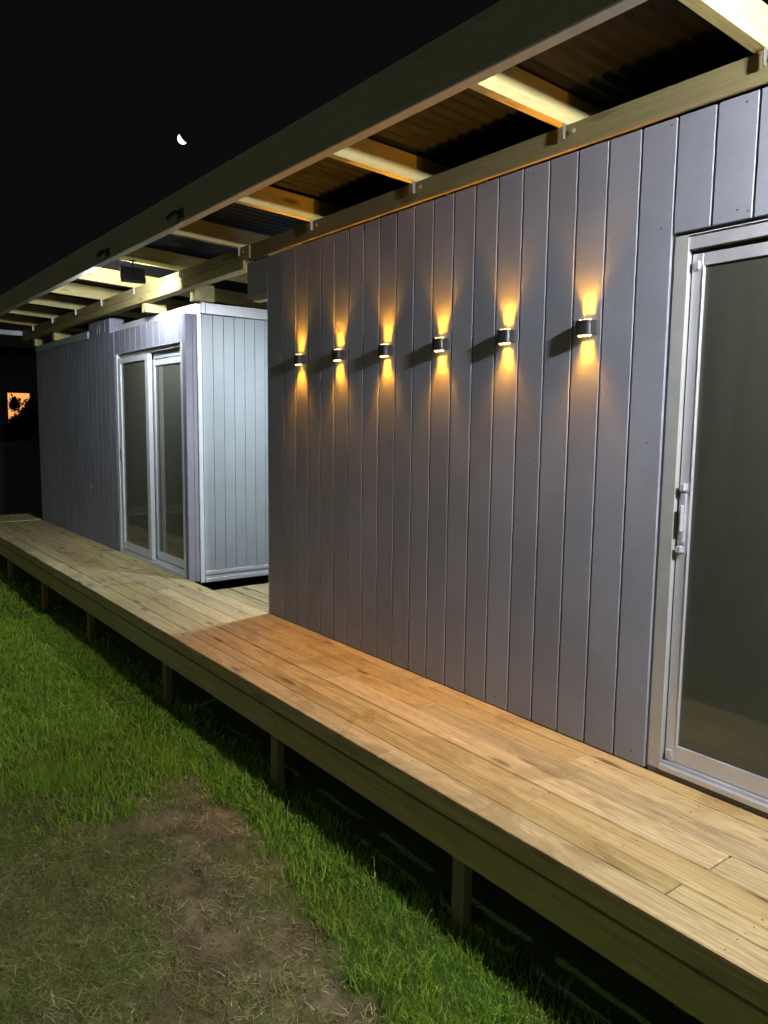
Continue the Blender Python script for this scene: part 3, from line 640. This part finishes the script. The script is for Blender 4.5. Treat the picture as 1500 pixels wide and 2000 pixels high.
# small dark fittings on the outer beam
def fitting(x, label):
    root = empty('beam_fitting', (x, 0.702, 2.575), label, 'light fitting', 'dark fittings on the outer beam')
    mb = MB(); mb.box(x - 0.035, x + 0.02, 0.7025, 0.718, 2.545, 2.598, b=0.004); mb.build('base', M['black_soft'], root)
    mb = MB(); mb.box(x + 0.00, x + 0.095, 0.722, 0.748, 2.562, 2.592, b=0.008); mb.rot((x, 0.73, 2.58), (0.3, 0.35, 0.25)); mb.build('head', M['black_soft'], root)
    mb = MB(); mb.tube([(x - 0.01, 0.716, 2.57), (x + 0.02, 0.73, 2.585)], 0.007, 8); mb.build('arm', M['black_soft'], root)
    mb = MB(); mb.tube([(x - 0.012, 0.712, 2.546), (x - 0.012, 0.712, 2.50)], 0.0022, 6); mb.build('stem', M['steel'], root)
fitting(4.49, 'dark fitting on the outer beam, the one nearer the moon')
fitting(5.83, 'dark fitting on the outer beam, the one near the hanging floodlight')

# ------------------------------------------------------------------ background
nb = empty('neighbour_house', (24.0, -3.0, -0.5), 'dark neighbouring house with one orange lit window', 'house')
part('wall', M['dark_wall'], nb, (22.1, 28.0, -9.0, 3.2, -0.5, 3.2), b=0.01)
mb = MB(); mb.add([(21.7, -9.4, 3.2), (28.4, -9.4, 3.2), (28.4, 3.6, 3.2), (21.7, 3.6, 3.2), (25, -9.4, 5.0), (25, 3.6, 5.0)], [(0, 3, 5, 4), (1, 4, 5, 2), (0, 4, 1), (3, 2, 5), (0, 1, 2, 3)])
mb.build('roof', M['dark_wall'], nb)
wf = part('window', M['bark'], nb, (22.04, 22.098, -2.46, -2.40, 1.05, 2.10), (22.04, 22.098, -1.86, -1.80, 1.05, 2.10), (22.04, 22.098, -2.399, -1.861, 2.045, 2.10), (22.04, 22.098, -2.399, -1.861, 1.05, 1.10), b=0.004)
part('pane', M['window_glow'], wf, (22.07, 22.08, -2.395, -1.865, 1.105, 2.04), b=0.0)
def tree(x, y, z0, hgt, rad, n, label, size=0.06, squash=1.0):
    root = empty('leafy_tree', (x, y, z0), label, 'tree', 'dark trees beyond the deck'); mb = MB()
    mb.tube([(x, y, z0), (x + 0.05, y + 0.03, z0 + hgt * 0.35), (x - 0.03, y - 0.05, z0 + hgt * 0.7)], [0.09, 0.07, 0.03], 8)
    for k in range(6):
        a = random.uniform(0, 6.28); h = z0 + hgt * random.uniform(0.3, 0.6)
        mb.tube([(x, y, h), (x + math.cos(a) * rad * 0.4, y + math.sin(a) * rad * 0.4, h + hgt * 0.15), (x + math.cos(a) * rad * 0.75, y + math.sin(a) * rad * 0.75, h + hgt * 0.2)], [0.035, 0.025, 0.01], 6)
    mb.build('trunk', M['bark'], root)
    cl = rng.normal(0, 1, (40, 3)); cl /= np.linalg.norm(cl, axis=1)[:, None]; cl *= rng.uniform(0.3, 1, (40, 1)) ** 0.5
    ctr = cl[rng.integers(0, 40, n)] * np.array([rad, rad, hgt * 0.38 * squash]) + np.array([0, 0, hgt * 0.62]); p = ctr + rng.normal(0, rad * 0.16, (n, 3))
    u = rng.normal(0, 1, (n, 3)); u /= np.linalg.norm(u, axis=1)[:, None]; v_ = np.cross(u, rng.normal(0, 1, (n, 3))); v_ /= np.linalg.norm(v_, axis=1)[:, None]
    s = size * rng.uniform(0.6, 1.3, (n, 1)); V = np.stack([p - u * s, p - v_ * s * 0.4, p + u * s, p + v_ * s * 0.4], 1).reshape(-1, 3)
    me = bpy.data.meshes.new('crown'); me.from_pydata(V.tolist(), [], (np.arange(n)[:, None] * 4 + np.arange(4)).tolist()); me.materials.append(M['leaf']); me.update()
    c = bpy.data.objects.new('crown', me); link(c, root)
tree(19.5, -1.70, -0.5, 2.36, 0.42, 12000, 'dark bush half hiding the orange lit window', 0.05)
tree(17.5, 0.9, -0.5, 4.6, 1.3, 9000, 'tall dark tree left of the orange lit window', 0.07)
tree(18.5, -5.2, -0.5, 4.2, 1.5, 8000, 'dark tree right of the orange lit window, behind the far cabin', 0.07)
fen = empty('dark_fence', (15.5, 0, -0.5), 'dark board fence beyond the end of the deck', 'fence')
for k in range(60):
    y = -5.0 + k * 0.155
    part('fence_board', M['dark_wall'], fen, (15.5, 15.52, y, y + 0.15, -0.5, 0.95 + random.uniform(-0.006, 0.006)), b=0.002)
part('fence_rail', M['dark_wall'], fen, (15.521, 15.56, -5.0, 4.3, 0.6, 0.68), (15.521, 15.56, -5.0, 4.3, -0.2, -0.12), b=0.002)

# moon: a thick crescent far away
c0 = Vector((150, -61.3, 56.55 + 0.0)); cp = Vector((0, 2.6, 1.3468)); fw = (c0 - cp).normalized(); rt = fw.cross(Vector((0, 0, 1))).normalized(); up = rt.cross(fw)
S = 0.95; pts = []
for t in np.linspace(-1.75, 1.75, 25): pts.append((math.cos(t), math.sin(t)))
inn = []
for t in np.linspace(1.75, -1.75, 25): inn.append((0.22 * math.cos(t) + (math.cos(1.75)) * 0.78, math.sin(t)))
outl = pts + inn[1:-1]; rotm = math.radians(222)      # belly of the crescent faces lower left
V = []
for dep in (0.0, 0.25):
    for (a, b) in outl:
        aa = a * math.cos(rotm) - b * math.sin(rotm); bb = a * math.sin(rotm) + b * math.cos(rotm); V.append(tuple(c0 + rt * aa * S + up * bb * S + fw * dep))
n = len(outl); no = len(pts); F = []
for k in range(no - 1):
    a, b = k, k + 1; a2 = (n - k) % n if k > 0 else 0; b2 = n - (k + 1) if k + 1 < no - 1 else no - 1
    q = [a, b, b2, a2]; q = list(dict.fromkeys(q))
    if len(q) > 2: F.append(tuple(q)); F.append(tuple(t + n for t in q[::-1]))
me = bpy.data.meshes.new('moon'); me.from_pydata(V, [], F); me.materials.append(M['moon']); me.update()
mo = link(bpy.data.objects.new('moon', me)); tag(mo, 'small bright crescent moon in the black sky above the outer beam', 'moon')
